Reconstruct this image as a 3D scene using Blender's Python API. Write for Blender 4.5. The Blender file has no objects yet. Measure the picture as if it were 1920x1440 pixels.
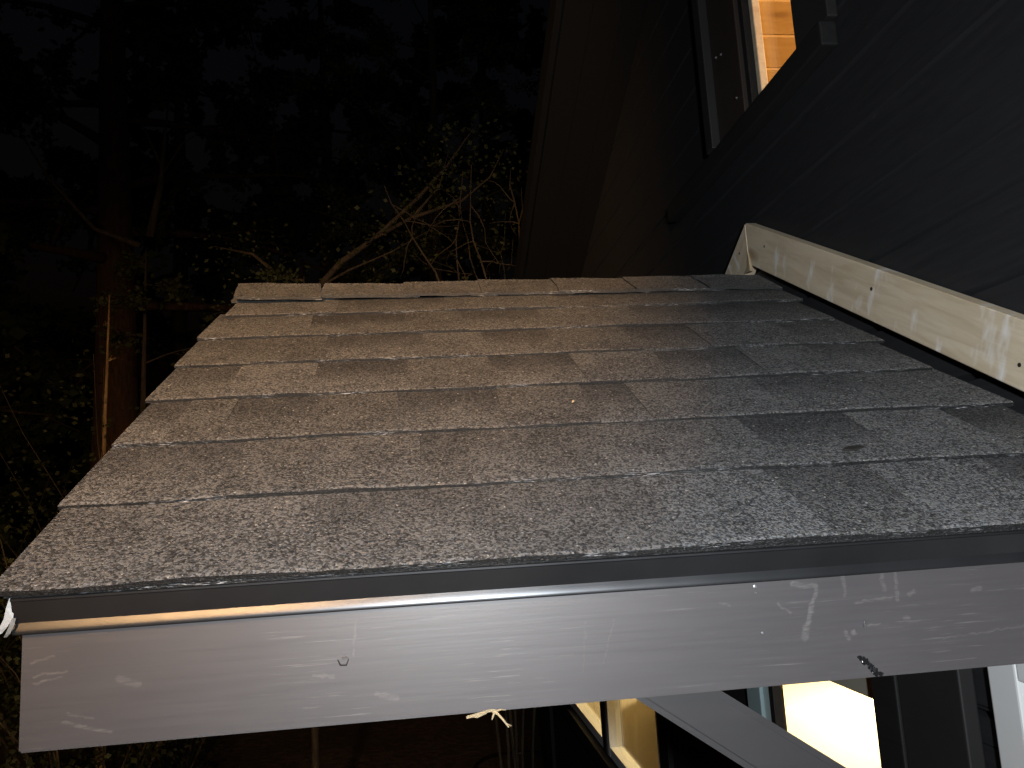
import bpy, bmesh, math, random
from mathutils import Vector, Matrix, noise
random.seed(11)
scene = bpy.context.scene
COL = scene.collection

# ------------------------------------------------------------------ camera
cam_d = bpy.data.cameras.new('camera')
cam = bpy.data.objects.new('camera', cam_d); COL.objects.link(cam)
cam_d.sensor_width = 36.0
cam_d.lens = 1498.08 / 1920 * 36
cam_d.clip_start = 0.02; cam_d.clip_end = 900
yaw, pit, rol = 0.1208, 0.1494, -0.0585
fwd = Vector((math.sin(yaw)*math.cos(pit), math.cos(yaw)*math.cos(pit), math.sin(pit)))
rgt0 = Vector((math.cos(yaw), -math.sin(yaw), 0)); up0 = rgt0.cross(fwd)
rgt = rgt0*math.cos(rol) + up0*math.sin(rol); upv = -rgt0*math.sin(rol) + up0*math.cos(rol)
M = Matrix((rgt, upv, -fwd)).transposed().to_4x4()
M.translation = Vector((0.3387, -0.675, 0.0435))
cam.matrix_world = M
scene.camera = cam

# ------------------------------------------------------------------ night sky, moon-weak sun, lamps
w = bpy.data.worlds.new('World'); scene.world = w; w.use_nodes = True
nt = w.node_tree
sky = nt.nodes.new('ShaderNodeTexSky'); sky.sky_type = 'NISHITA'; sky.sun_disc = False
sky.sun_elevation = math.radians(-3.9); sky.sun_rotation = math.radians(140)
bg = nt.nodes['Background']; bg.inputs['Strength'].default_value = 0.09
nt.links.new(sky.outputs[0], bg.inputs[0])

sun_d = bpy.data.lights.new('moon', 'SUN'); sun_d.energy = 0.004; sun_d.angle = math.radians(0.5)
sun_d.color = (0.8, 0.88, 1.0)
sun = bpy.data.objects.new('moon', sun_d); COL.objects.link(sun)
sun.rotation_euler = (math.radians(40), 0, math.radians(-30))

def spot(name, loc, direction, power, color, size, blend, radius):
    d = bpy.data.lights.new(name, 'SPOT'); d.energy = power; d.color = color
    d.spot_size = size; d.spot_blend = blend; d.shadow_soft_size = radius
    o = bpy.data.objects.new(name, d); COL.objects.link(o); o.location = loc
    o.rotation_euler = Vector(direction).to_track_quat('-Z', 'Y').to_euler()
    return o
def point(name, loc, power, color, radius):
    d = bpy.data.lights.new(name, 'POINT'); d.energy = power; d.color = color; d.shadow_soft_size = radius
    o = bpy.data.objects.new(name, d); COL.objects.link(o); o.location = loc
    return o
# unseen warm lamp behind the viewer; the cone edge shapes the cutoff at right
LAMP = Vector((-0.485, -2.80, 0.95))
spot('warm_lamp_light', LAMP, (-0.936, 0.352, 0.0), 880, (1.0, 0.57, 0.24), math.radians(178), 0.011, 0.16)
# the white torch light that the picture was taken with
spot('torch_light', (0.40, -1.05, 0.10), (0.27, 1.45, 0.02), 100, (0.90, 0.955, 1.0), math.radians(98), 1.0, 0.03)
# lamps inside the two lit rooms
point('lower_room_lamp_light', (2.85, 3.05, -0.65), 215, (1.0, 0.78, 0.45), 0.10)
point('upper_room_lamp_light', (2.2, 0.5, 1.35), 80, (1.0, 0.60, 0.25), 0.10)

vs = scene.view_settings
vs.view_transform = 'Standard'; vs.look = 'None'; vs.exposure = 0.0; vs.gamma = 1.0; vs.use_curve_mapping = False
scene.render.engine = 'CYCLES'
scene.cycles.max_bounces = 6; scene.cycles.diffuse_bounces = 3; scene.cycles.glossy_bounces = 3

# ------------------------------------------------------------------ helpers
def node_mat(name):
    m = bpy.data.materials.new(name); m.use_nodes = True
    n = m.node_tree; b = n.nodes['Principled BSDF']
    return m, n, b
def N(n, t, **kw):
    nd = n.nodes.new(t)
    for k, v in kw.items(): setattr(nd, k, v)
    return nd
def L(n, a, b): n.links.new(a, b)
def mth(n, op, a, b=None, c=None, clamp=False):
    nd = n.nodes.new('ShaderNodeMath'); nd.operation = op; nd.use_clamp = clamp
    for i, v in enumerate((a, b, c)):
        if v is None: continue
        if isinstance(v, (int, float)): nd.inputs[i].default_value = v
        else: n.links.new(v, nd.inputs[i])
    return nd.outputs[0]
def mix(n, f, a, b, blend='MIX'):
    nd = n.nodes.new('ShaderNodeMix'); nd.data_type = 'RGBA'; nd.blend_type = blend
    for s, v in ((nd.inputs[0], f), (nd.inputs[6], a), (nd.inputs[7], b)):
        if isinstance(v, (int, float)): s.default_value = v
        elif isinstance(v, tuple): s.default_value = (*v, 1) if len(v) == 3 else v
        else: n.links.new(v, s)
    return nd.outputs[2]
def ramp(n, fac, stops):
    r = n.nodes.new('ShaderNodeValToRGB'); n.links.new(fac, r.inputs[0])
    while len(r.color_ramp.elements) < len(stops): r.color_ramp.elements.new(0.5)
    for el, (p, c) in zip(r.color_ramp.elements, stops):
        el.position = p; el.color = (*c, 1) if isinstance(c, tuple) else (c, c, c, 1)
    return r.outputs[0]
def coords(n, kind='Object', scale=(1, 1, 1), loc=(0, 0, 0), rnd=False):
    tc = n.nodes.new('ShaderNodeTexCoord'); mp = n.nodes.new('ShaderNodeMapping')
    mp.inputs['Scale'].default_value = scale; mp.inputs['Location'].default_value = loc
    src = tc.outputs[kind]
    if rnd:
        oi = n.nodes.new('ShaderNodeObjectInfo'); va = n.nodes.new('ShaderNodeVectorMath'); va.operation = 'ADD'
        n.links.new(src, va.inputs[0]); n.links.new(mth(n, 'MULTIPLY', oi.outputs['Random'], 7.3), va.inputs[1]); src = va.outputs[0]
    n.links.new(src, mp.inputs[0]); return mp.outputs[0]
def nz(n, vec, scale, detail=3, rough=0.55, dist=0.0):
    t = n.nodes.new('ShaderNodeTexNoise'); n.links.new(vec, t.inputs['Vector'])
    t.inputs['Scale'].default_value = scale; t.inputs['Detail'].default_value = detail
    t.inputs['Roughness'].default_value = rough; t.inputs['Distortion'].default_value = dist
    return t.outputs['Fac']
def bump(n, b, h, strength, dist):
    bp = n.nodes.new('ShaderNodeBump'); bp.inputs['Strength'].default_value = strength; bp.inputs['Distance'].default_value = dist
    n.links.new(h, bp.inputs['Height']); n.links.new(bp.outputs[0], b.inputs['Normal'])

WL = {}                                       # world location of every object's origin
def empty(name, loc, label=None, cat=None, group=None):
    o = bpy.data.objects.new(name, None); COL.objects.link(o); o.location = loc; o.empty_display_size = 0.1
    WL[o] = Vector(loc); tag(o, label, cat, group); return o
def tag(o, label=None, cat=None, group=None, kind=None):
    for k, v in (('label', label), ('category', cat), ('group', group), ('kind', kind)):
        if v: o[k] = v
def link(name, me, parent=None, loc=(0, 0, 0), rot=None):
    o = bpy.data.objects.new(name, me); COL.objects.link(o)
    WL[o] = Vector(loc)
    if parent is not None:
        o.parent = parent; o.location = Vector(loc) - WL[parent]
    else: o.location = loc
    if rot: o.rotation_euler = rot
    return o
def mesh(name, V, F, mats, fm=None, smooth=False):
    me = bpy.data.meshes.new(name); me.from_pydata([tuple(v) for v in V], [], F)
    for m in (mats if isinstance(mats, (list, tuple)) else [mats]): me.materials.append(m)
    if fm:
        for p, i in zip(me.polygons, fm): p.material_index = i
    if smooth:
        for p in me.polygons: p.use_smooth = True
    me.update(); return me
def part(name, V, F, mat, parent=None, origin=None, fm=None, smooth=False):
    """vertices in world space; origin moved to the middle of the bottom"""
    if origin is None:
        xs = [v[0] for v in V]; ys = [v[1] for v in V]; zs = [v[2] for v in V]
        origin = ((min(xs)+max(xs))/2, (min(ys)+max(ys))/2, min(zs))
    og = Vector(origin)
    me = mesh(name, [Vector(v)-og for v in V], F, mat, fm, smooth)
    return link(name, me, parent, og)
BOXF = [(0, 3, 2, 1), (4, 5, 6, 7), (0, 1, 5, 4), (1, 2, 6, 5), (2, 3, 7, 6), (3, 0, 4, 7)]
def boxv(x0, x1, y0, y1, z0, z1):
    return [(x0, y0, z0), (x1, y0, z0), (x1, y1, z0), (x0, y1, z0), (x0, y0, z1), (x1, y0, z1), (x1, y1, z1), (x0, y1, z1)]
def box(name, r, mat, parent=None, bev=0.0):
    V = boxv(*r)
    if bev <= 0: return part(name, V, BOXF, mat, parent)
    bm = bmesh.new(); vs_ = [bm.verts.new(v) for v in V]
    for f in BOXF: bm.faces.new([vs_[i] for i in f])
    bmesh.ops.bevel(bm, geom=bm.edges[:], offset=bev, segments=2, affect='EDGES', profile=0.6)
    return frombm(name, bm, mat, parent)
def frombm(name, bm, mat, parent=None, smooth=False):
    bm.verts.index_update()
    V = [v.co.copy() for v in bm.verts]; F = [tuple(v.index for v in f.verts) for f in bm.faces]
    bm.free(); return part(name, V, F, mat, parent, smooth=smooth)
def extrude_x(name, prof, x0, x1, mat, parent=None, smooth=False, nx=1, wob=0.0, closed=True):
    """profile of (y, z), extruded along X"""
    V = []; F = []; k = len(prof)
    for i in range(nx+1):
        x = x0 + (x1-x0)*i/nx
        dz = wob*noise.noise(Vector((x*3.1, 7.7, 0)))
        for (y, z) in prof: V.append((x, y+dz*0.6, z+dz))
    rng = range(k) if closed else range(k-1)
    for i in range(nx):
        for j in rng:
            a = i*k+j; b = i*k+(j+1) % k
            F.append((a, a+k, b+k, b))
    if closed: F.append(tuple(range(k))); F.append(tuple(nx*k+j for j in reversed(range(k))))
    return part(name, V, F, mat, parent, smooth=smooth)
def tube(V, F, pts, rads, sides=6):
    base = len(V); up = Vector((0.13, 0.21, 0.97))
    P = [Vector(p) for p in pts]
    for i, p in enumerate(P):
        t = (P[min(i+1, len(P)-1)] - P[max(i-1, 0)]).normalized()
        a = t.cross(up)
        if a.length < 1e-3: a = t.cross(Vector((1, 0, 0)))
        a.normalize(); b = t.cross(a)
        for s in range(sides):
            an = 2*math.pi*s/sides; V.append(p + (a*math.cos(an)+b*math.sin(an))*rads[i])
    for i in range(len(P)-1):
        for s in range(sides):
            q = base+i*sides+s; r = base+i*sides+(s+1) % sides
            F.append((q, r, r+sides, q+sides))
    F.append(tuple(base+s for s in reversed(range(sides)))); F.append(tuple(base+(len(P)-1)*sides+s for s in range(sides)))

# ------------------------------------------------------------------ materials
def mat_shingle():
    m, n, b = node_mat('shingle_granules')
    v = coords(n, rnd=True)
    vo = N(n, 'ShaderNodeTexVoronoi'); L(n, v, vo.inputs['Vector']); vo.inputs['Scale'].default_value = 520
    sep = N(n, 'ShaderNodeSeparateColor'); L(n, vo.outputs['Color'], sep.inputs[0])
    cl = nz(n, v, 210, 2, 0.65); big = nz(n, v, 22, 3)
    g = mth(n, 'ADD', mth(n, 'MULTIPLY', sep.outputs[0], 0.55), mth(n, 'MULTIPLY', cl, 0.75))
    g = mth(n, 'ADD', g, mth(n, 'MULTIPLY', big, 0.35))
    col = ramp(n, g, [(0.46, (0.012, 0.012, 0.0125)), (0.66, (0.044, 0.0437, 0.0445)), (0.86, (0.093, 0.0915, 0.0915)), (1.0, (0.17, 0.168, 0.166))])
    hue = mix(n, sep.outputs[1], (1.06, 1.0, 0.93), (0.95, 1.0, 1.07)); col = mix(n, 1.0, col, hue, 'MULTIPLY')
    oi = N(n, 'ShaderNodeObjectInfo')
    col = mix(n, 1.0, col, mix(n, oi.outputs['Random'], (0.86, 0.85, 0.84), (1.14, 1.14, 1.15)), 'MULTIPLY')
    # darker granule blend printed across the upper part of some tabs
    at = N(n, 'ShaderNodeAttribute', attribute_type='OBJECT', attribute_name='band')
    tc = N(n, 'ShaderNodeTexCoord'); sx = N(n, 'ShaderNodeSeparateXYZ'); L(n, tc.outputs['Object'], sx.inputs[0])
    yy = mth(n, 'ADD', sx.outputs['Y'], mth(n, 'MULTIPLY', mth(n, 'SUBTRACT', cl, 0.5), 0.11))
    yy = mth(n, 'ADD', yy, mth(n, 'MULTIPLY', mth(n, 'SUBTRACT', sep.outputs[2], 0.5), 0.03))
    mr = N(n, 'ShaderNodeMapRange', interpolation_type='SMOOTHSTEP'); L(n, yy, mr.inputs[0])
    mr.inputs[1].default_value = 0.035; mr.inputs[2].default_value = 0.115
    bf = mth(n, 'MULTIPLY', mr.outputs[0], at.outputs['Fac'])
    col = mix(n, bf, col, mix(n, 1.0, col, (0.46, 0.46, 0.48), 'MULTIPLY'))
    # bright mineral specks
    sp = mth(n, 'GREATER_THAN', sep.outputs[2], 0.9965)
    col = mix(n, mth(n, 'MULTIPLY', sp, 0.6), col, (0.55, 0.53, 0.49))
    L(n, col, b.inputs['Base Color'])
    L(n, mth(n, 'SUBTRACT', 0.88, mth(n, 'MULTIPLY', sp, 0.55)), b.inputs['Roughness'])
    b.inputs['Specular IOR Level'].default_value = 0.35
    h = mth(n, 'ADD', mth(n, 'MULTIPLY', vo.outputs['Distance'], -0.8), mth(n, 'MULTIPLY', cl, 0.9))
    bump(n, b, h, 0.55, 0.0016)
    return m
def mat_shingle_edge():
    m, n, b = node_mat('shingle_cut_edge')
    v = coords(n, scale=(1, 1, 2), rnd=True)
    f = nz(n, v, 420, 2); st = nz(n, coords(n, scale=(1, 5, 14), rnd=True), 75, 4, 0.75); wh = nz(n, v, 9, 3)
    col = ramp(n, f, [(0.40, 0.005), (0.62, 0.018), (0.74, 0.10), (0.82, 0.32)])
    k = mth(n, 'MULTIPLY', mth(n, 'MULTIPLY', mth(n, 'SUBTRACT', st, 0.56), 12, clamp=True), mth(n, 'MULTIPLY', mth(n, 'SUBTRACT', wh, 0.51), 12, clamp=True))
    col = mix(n, mth(n, 'MULTIPLY', k, 0.9), col, (0.60, 0.61, 0.64))  # pale exposed fibre streaks, with edge glints put into the colour
    L(n, col, b.inputs['Base Color']); b.inputs['Roughness'].default_value = 0.6
    bump(n, b, f, 0.6, 0.002); return m
def mat_fascia():
    m, n, b = node_mat('fascia_grey_paint')
    v = coords(n)
    base = ramp(n, nz(n, v, 9, 4), [(0.3, (0.053, 0.048, 0.050)), (0.7, (0.064, 0.058, 0.060))])
    gr = nz(n, coords(n, scale=(1, 10, 26)), 12, 4, 0.6)
    base = mix(n, 0.35, base, mix(n, gr, (0.042, 0.038, 0.040), (0.074, 0.067, 0.069)))
    # scrapes along the grain
    s1 = nz(n, coords(n, scale=(1, 14, 38)), 17, 4, 0.62, 0.3); msk = nz(n, coords(n, scale=(1, 1, 1.6), loc=(3, 1, 2)), 8, 3, 0.6)
    k = mth(n, 'MULTIPLY', mth(n, 'MULTIPLY', mth(n, 'SUBTRACT', s1, 0.615), 14, clamp=True), mth(n, 'MULTIPLY', mth(n, 'SUBTRACT', msk, 0.47), 9, clamp=True))
    tc = N(n, 'ShaderNodeTexCoord')
    # smears, drips and scuffs with a shape of their own: (x0,z0,x1,z1,radius) relative to the board's origin
    wv = N(n, 'ShaderNodeTexNoise'); L(n, tc.outputs['Object'], wv.inputs['Vector']); wv.inputs['Scale'].default_value = 130
    off = N(n, 'ShaderNodeVectorMath', operation='SCALE'); L(n, wv.outputs['Color'], off.inputs[0]); off.inputs['Scale'].default_value = 0.006
    pv = N(n, 'ShaderNodeVectorMath', operation='ADD'); L(n, tc.outputs['Object'], pv.inputs[0]); L(n, off.outputs[0], pv.inputs[1])
    tot = None
    for (x0, z0, x1, z1, r, wgt) in SMEARS:
        A = Vector((x0-FX0, 0, z0+0.126)); B = Vector((x1-FX0, 0, z1+0.126)); AB = B-A
        flat = N(n, 'ShaderNodeVectorMath', operation='MULTIPLY'); L(n, pv.outputs[0], flat.inputs[0]); flat.inputs[1].default_value = (1, 0, 1)
        pa = N(n, 'ShaderNodeVectorMath', operation='SUBTRACT'); L(n, flat.outputs[0], pa.inputs[0]); pa.inputs[1].default_value = A + Vector((0.003, 0, 0.003))
        dt = N(n, 'ShaderNodeVectorMath', operation='DOT_PRODUCT'); L(n, pa.outputs[0], dt.inputs[0]); dt.inputs[1].default_value = AB
        t = mth(n, 'MULTIPLY', dt.outputs['Value'], 1/max(AB.length_squared, 1e-9), clamp=True)
        sc = N(n, 'ShaderNodeVectorMath', operation='SCALE'); sc.inputs[0].default_value = AB; L(n, t, sc.inputs['Scale'])
        ds = N(n, 'ShaderNodeVectorMath', operation='DISTANCE'); L(n, pa.outputs[0], ds.inputs[0]); L(n, sc.outputs[0], ds.inputs[1])
        q = mth(n, 'MULTIPLY', mth(n, 'SUBTRACT', r, ds.outputs['Value']), 1/(r*0.5), clamp=True)
        q = mth(n, 'MULTIPLY', q, wgt)
        tot = q if tot is None else mth(n, 'MAXIMUM', tot, q)
    brk = nz(n, coords(n, scale=(1, 4, 9)), 70, 4, 0.7)
    k2 = mth(n, 'MULTIPLY', tot, mth(n, 'MULTIPLY', mth(n, 'SUBTRACT', brk, 0.36), 4.0, clamp=True))
    kk = mth(n, 'MAXIMUM', mth(n, 'MULTIPLY', k, 0.30), mth(n, 'MULTIPLY', k2, 0.38))
    col = mix(n, kk, base, (0.24, 0.22, 0.205))
    L(n, col, b.inputs['Base Color'])
    L(n, mth(n, 'ADD', 0.36, mth(n, 'MULTIPLY', gr, 0.14)), b.inputs['Roughness'])
    b.inputs['Specular IOR Level'].default_value = 0.6
    bump(n, b, mth(n, 'ADD', gr, mth(n, 'MULTIPLY', kk, -0.6)), 0.06, 0.0012)
    return m
def mat_metal():
    m, n, b = node_mat('black_coated_metal')
    v = coords(n)
    L(n, ramp(n, nz(n, v, 14, 3), [(0.3, (0.055, 0.057, 0.061)), (0.7, (0.072, 0.074, 0.078))]), b.inputs['Base Color'])
    L(n, mth(n, 'ADD', 0.29, mth(n, 'MULTIPLY', nz(n, v, 6, 2), 0.08)), b.inputs['Roughness'])
    b.inputs['Metallic'].default_value = 0.85; b.inputs['Specular IOR Level'].default_value = 0.5
    return m
def mat_pine(name, light, dark, rough=0.5, axis='x', smear=0.5, knots=True):
    m, n, b = node_mat(name)
    st = {'x': (1, 9, 9), 'y': (9, 1, 9), 'z': (9, 9, 1)}[axis]
    gr = nz(n, coords(n, scale=st, rnd=True), 7, 4, 0.6, 0.6); fine = nz(n, coords(n, scale=tuple(s*3 for s in st), rnd=True), 12, 2)
    col = mix(n, ramp(n, gr, [(0.38, 0.0), (0.68, 1.0)]), light, dark)
    col = mix(n, mth(n, 'MULTIPLY', fine, 0.25), col, tuple(c*0.72 for c in dark))
    if knots:
        ks = tuple(3.2 if s == 1 else 9.0 for s in st); ks = (0.0, ks[1], ks[2]) if axis == 'y' else ks
        vk = N(n, 'ShaderNodeTexVoronoi'); L(n, coords(n, scale=ks, rnd=True), vk.inputs['Vector']); vk.inputs['Scale'].default_value = 1.0
        kf = ramp(n, vk.outputs['Distance'], [(0.05, 1.0), (0.16, 0.0)])
        col = mix(n, mth(n, 'MULTIPLY', kf, 0.65), col, (0.30, 0.17, 0.08))
    if smear:
        # pale primer wiped across the grain
        s = nz(n, coords(n, scale=tuple(2.5 if q == 1 else 1.0 for q in st), rnd=True), 9, 3, 0.6)
        col = mix(n, mth(n, 'MULTIPLY', mth(n, 'MULTIPLY', mth(n, 'SUBTRACT', s, 0.56), 9, clamp=True), smear), col, (0.88, 0.86, 0.83))
    L(n, col, b.inputs['Base Color']); b.inputs['Roughness'].default_value = rough
    bump(n, b, gr, 0.15, 0.0012); return m
def mat_blackwall(name='black_stained_siding', a=0.013, c=0.024, tint=(0.95, 0.98, 1.1), scuffs=True):
    m, n, b = node_mat(name)
    gr = nz(n, coords(n, scale=(9, 1, 14), rnd=True), 9, 4, 0.6)
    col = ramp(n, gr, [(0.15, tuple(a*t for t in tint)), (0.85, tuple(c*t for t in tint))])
    if scuffs:
        s = nz(n, coords(n, scale=(8, 1, 16), rnd=True), 9, 5, 0.7, 0.4); mk = nz(n, coords(n, rnd=True), 4.0, 2)
        k = mth(n, 'MULTIPLY', mth(n, 'MULTIPLY', mth(n, 'SUBTRACT', s, 0.665), 22, clamp=True), mth(n, 'MULTIPLY', mth(n, 'SUBTRACT', mk, 0.52), 12, clamp=True))
        col = mix(n, mth(n, 'MULTIPLY', k, 0.8), col, (0.10, 0.095, 0.09))
    L(n, col, b.inputs['Base Color']); b.inputs['Roughness'].default_value = 0.62
    b.inputs['Specular IOR Level'].default_value = 0.3
    bump(n, b, gr, 0.12, 0.002); return m
def mat_plain(name, c, rough=0.5, var=0.15, scale=12, spec=0.5, stretch=(1, 1, 1), bm=0.1):
    m, n, b = node_mat(name)
    f = nz(n, coords(n, scale=stretch, rnd=True), scale, 4)
    L(n, mix(n, f, tuple(q*(1-var) for q in c), tuple(q*(1+var) for q in c)), b.inputs['Base Color'])
    b.inputs['Roughness'].default_value = rough; b.inputs['Specular IOR Level'].default_value = spec
    bump(n, b, f, bm, 0.002); return m
def mat_glass():
    m = bpy.data.materials.new('window_glass'); m.use_nodes = True; n = m.node_tree
    for nd in list(n.nodes): n.nodes.remove(nd)
    out = N(n, 'ShaderNodeOutputMaterial'); mx = N(n, 'ShaderNodeMixShader'); tr = N(n, 'ShaderNodeBsdfTransparent'); gl = N(n, 'ShaderNodeBsdfGlossy')
    tr.inputs[0].default_value = (0.95, 0.96, 0.95, 1); gl.inputs['Roughness'].default_value = 0.02
    lwt = N(n, 'ShaderNodeLayerWeight'); lwt.inputs[0].default_value = 0.5
    L(n, mth(n, 'ADD', 0.04, mth(n, 'MULTIPLY', mth(n, 'POWER', lwt.outputs['Facing'], 5.0), 0.9)), mx.inputs[0]); L(n, tr.outputs[0], mx.inputs[1]); L(n, gl.outputs[0], mx.inputs[2]); L(n, mx.outputs[0], out.inputs[0])
    return m
def mat_leaf(name, c1, c2):
    m, n, b = node_mat(name)
    v = coords(n)
    col = mix(n, ramp(n, nz(n, v, 3.0, 3), [(0.35, 0.0), (0.65, 1.0)]), c1, c2)
    L(n, col, b.inputs['Base Color']); b.inputs['Roughness'].default_value = 0.6
    b.inputs['Specular IOR Level'].default_value = 0.25
    return m
def mat_bark(name, c1, c2):
    m, n, b = node_mat(name)
    v = nz(n, coords(n, scale=(5, 5, 0.9)), 5, 5, 0.65, 0.5)
    L(n, mix(n, ramp(n, v, [(0.35, 0.0), (0.65, 1.0)]), c1, c2), b.inputs['Base Color']); b.inputs['Roughness'].default_value = 0.9
    bump(n, b, v, 0.9, 0.03); return m
def mat_ground():
    m, n, b = node_mat('leaf_litter_soil')
    v = coords(n)
    a = nz(n, v, 0.9, 5, 0.6); l = nz(n, v, 11, 4, 0.7)
    vo = N(n, 'ShaderNodeTexVoronoi'); L(n, v, vo.inputs['Vector']); vo.inputs['Scale'].default_value = 16
    col = mix(n, ramp(n, a, [(0.35, 0.0), (0.65, 1.0)]), (0.055, 0.033, 0.019), (0.13, 0.078, 0.040))
    col = mix(n, mth(n, 'MULTIPLY', vo.outputs['Color'], 0.35), col, (0.16, 0.085, 0.04))
    col = mix(n, ramp(n, l, [(0.4, 0.6), (0.6, 0.0)]), col, (0.025, 0.016, 0.010))
    L(n, col, b.inputs['Base Color']); b.inputs['Roughness'].default_value = 0.95
    bump(n, b, l, 0.8, 0.04); return m

FX0 = (0.0195+1.12)/2
SMEARS = [(.664, -.041, .686, -.044, .0030, .7), (.686, -.046, .678, -.067, .0026, 1.0), (.678, -.067, .671, -.083, .0028, 1.0), (.673, -.078, .670, -.087, .0045, .8),
          (.712, -.037, .712, -.054, .0022, .6), (.762, -.034, .761, -.062, .0022, .7), (.750, -.036, .749, -.052, .0025, .5), (.722, -.061, .755, -.059, .0018, .6),
          (.708, -.086, .711, -.091, .0030, .9), (.716, -.085, .717, -.087, .0028, .9), (.766, -.078, .770, -.077, .0028, .8), (.836, -.058, .842, -.057, .0030, .9),
          (.773, -.058, .778, -.055, .0026, .7), (.648, -.057, .660, -.066, .0016, .6), (.280, -.044, .279, -.072, .0012, .45), (.296, -.104, .312, -.109, .0030, .6),
          (.245, -.085, .262, -.087, .0016, .6), (.094, -.076, .108, -.082, .0030, .55), (.030, -.069, .055, -.066, .0012, .9), (.030, -.074, .050, -.071, .0012, .8),
          (.052, -.106, .088, -.116, .0015, .8), (.055, -.100, .075, -.104, .0012, .6), (.028, -.058, .045, -.055, .0012, .7), (.475, -.060, .470, -.100, .0010, .2),
          (.50, -.060, .488, -.095, .0010, .3), (.595, -.053, .605, -.056, .0012, .7), (.73, -.081, .742, -.0805, .0009, .8), (.80, -.098, .90, -.092, .0010, .5)]
SHG = mat_shingle(); SHE = mat_shingle_edge(); FAS = mat_fascia(); MET = mat_metal()
PINE = mat_pine('bare_pine', (0.74, 0.63, 0.47), (0.60, 0.48, 0.33), 0.45, 'y', 0.75)
INPINE = mat_pine('interior_pine', (0.66, 0.44, 0.22), (0.56, 0.35, 0.15), 0.45, 'x', 0.0)
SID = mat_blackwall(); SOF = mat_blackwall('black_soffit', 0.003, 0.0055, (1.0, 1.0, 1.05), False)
TRIM = mat_blackwall('black_trim', 0.010, 0.018, (1.0, 0.98, 1.0), True)
TRIM2 = mat_plain('charcoal_trim', (0.021, 0.020, 0.020), 0.55, 0.2)
BROWN = mat_plain('brown_black_casing', (0.030, 0.022, 0.018), 0.55, 0.2)
BEAM = mat_plain('beam_grey_paint', (0.031, 0.029, 0.030), 0.5, 0.2, 8, 0.5, (1, 6, 6))
PLY = mat_pine('plywood', (0.42, 0.31, 0.19), (0.33, 0.23, 0.13), 0.7, 'x', 0.0, False)
WHT = mat_plain('white_frame_paint', (0.80, 0.82, 0.82), 0.4, 0.05)
TEAL = mat_plain('grey_teal_paint', (0.33, 0.45, 0.47), 0.45, 0.1)
TEAL2 = mat_plain('pale_teal_paint', (0.52, 0.66, 0.67), 0.45, 0.1)
BEIGE = mat_plain('beige_door_paint', (0.42, 0.38, 0.30), 0.5, 0.08)
INWALL = mat_plain('interior_plaster', (0.72, 0.62, 0.42), 0.8, 0.04)
GLASS = mat_glass()
STEEL = mat_plain('dull_steel', (0.45, 0.45, 0.46), 0.35, 0.1); STEEL.node_tree.nodes['Principled BSDF'].inputs['Metallic'].default_value = 0.9
HOLE = mat_plain('dark_nail_hole', (0.012, 0.010, 0.008), 0.8, 0.1)
FIBRE = mat_plain('raw_wood_fibre', (0.42, 0.33, 0.20), 0.8, 0.2, 60)
FILM = mat_plain('torn_white_film', (0.20, 0.205, 0.20), 0.4, 0.1, 60)
TAR = mat_plain('black_tar', (0.010, 0.010, 0.011), 0.18, 0.2, 90, 0.8, (1, 1, 1), 0.6)
CHIP = mat_plain('chipped_paint', (0.12, 0.11, 0.11), 0.5, 0.2)
SOIL = mat_ground()

# ------------------------------------------------------------------ ground
GZ = -2.3
def ground_h(x, y):
    return GZ + 0.10*noise.noise(Vector((x*0.35, y*0.35, 3.3))) + 0.035*noise.noise(Vector((x*1.7, y*1.7, 1.0)))
def build_ground():
    V = []; F = []
    def ticks(lo, hi):
        t = [-400, -150, -60, -30, -18]; a = lo
        while a <= hi: t.append(a); a += 0.3
        return t + [30, 60, 150, 400]
    xs = ticks(-14, 12); ys = ticks(-8, 24)
    for y in ys:
        for x in xs: V.append((x, y, ground_h(x, y)))
    nx = len(xs)
    for j in range(len(ys)-1):
        for i in range(nx-1): F.append((j*nx+i, j*nx+i+1, (j+1)*nx+i+1, (j+1)*nx+i))
    o = part('ground', V, F, SOIL, None, (0, 0, GZ), smooth=True); tag(o, kind='structure')
build_ground()

# ------------------------------------------------------------------ house: gable wall with boards, windows, door
XW = 1.1245; WT = 0.075
RS = -0.42                                               # slope of the gable verge
def rake(y): return 1.612 + (y-1.597)*RS          # underside of the roof
Y0, Y1 = -2.2, 4.75
house = empty('house', (XW, 1.2, GZ), 'black board-clad house with lit windows along the right side', 'house')
UPW = (0.70, 0.955, 0.882, 1.74)                          # y0,y1,z0,z1 of the openings
LOW = (0.74, 1.165, -1.35, -0.333)
FARW = (2.115, 3.90, -1.07, -0.28)
DOOR = (-0.55, 0.402, -2.28, -0.16)
OPEN = [UPW, (0.687, 1.282, -1.35, -0.333), FARW, DOOR]          # holes in the boards
CORE = [(0.66, 1.45, 0.882, 1.74), (0.66, 1.75, -1.35, -0.333), (2.10, 3.98, -1.07, -0.28), DOOR]   # wider holes in the wall behind
def cut(z0, z1, ya, yb):
    segs = [(ya, yb)]
    for (a, b, c, d) in OPEN:
        if z1 <= c+1e-6 or z0 >= d-1e-6: continue
        nn = []
        for (p, q) in segs:
            if b <= p or a >= q: nn.append((p, q)); continue
            if a > p: nn.append((p, a))
            if b < q: nn.append((b, q))
        segs = nn
    return segs
BP = 0.1185
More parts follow.
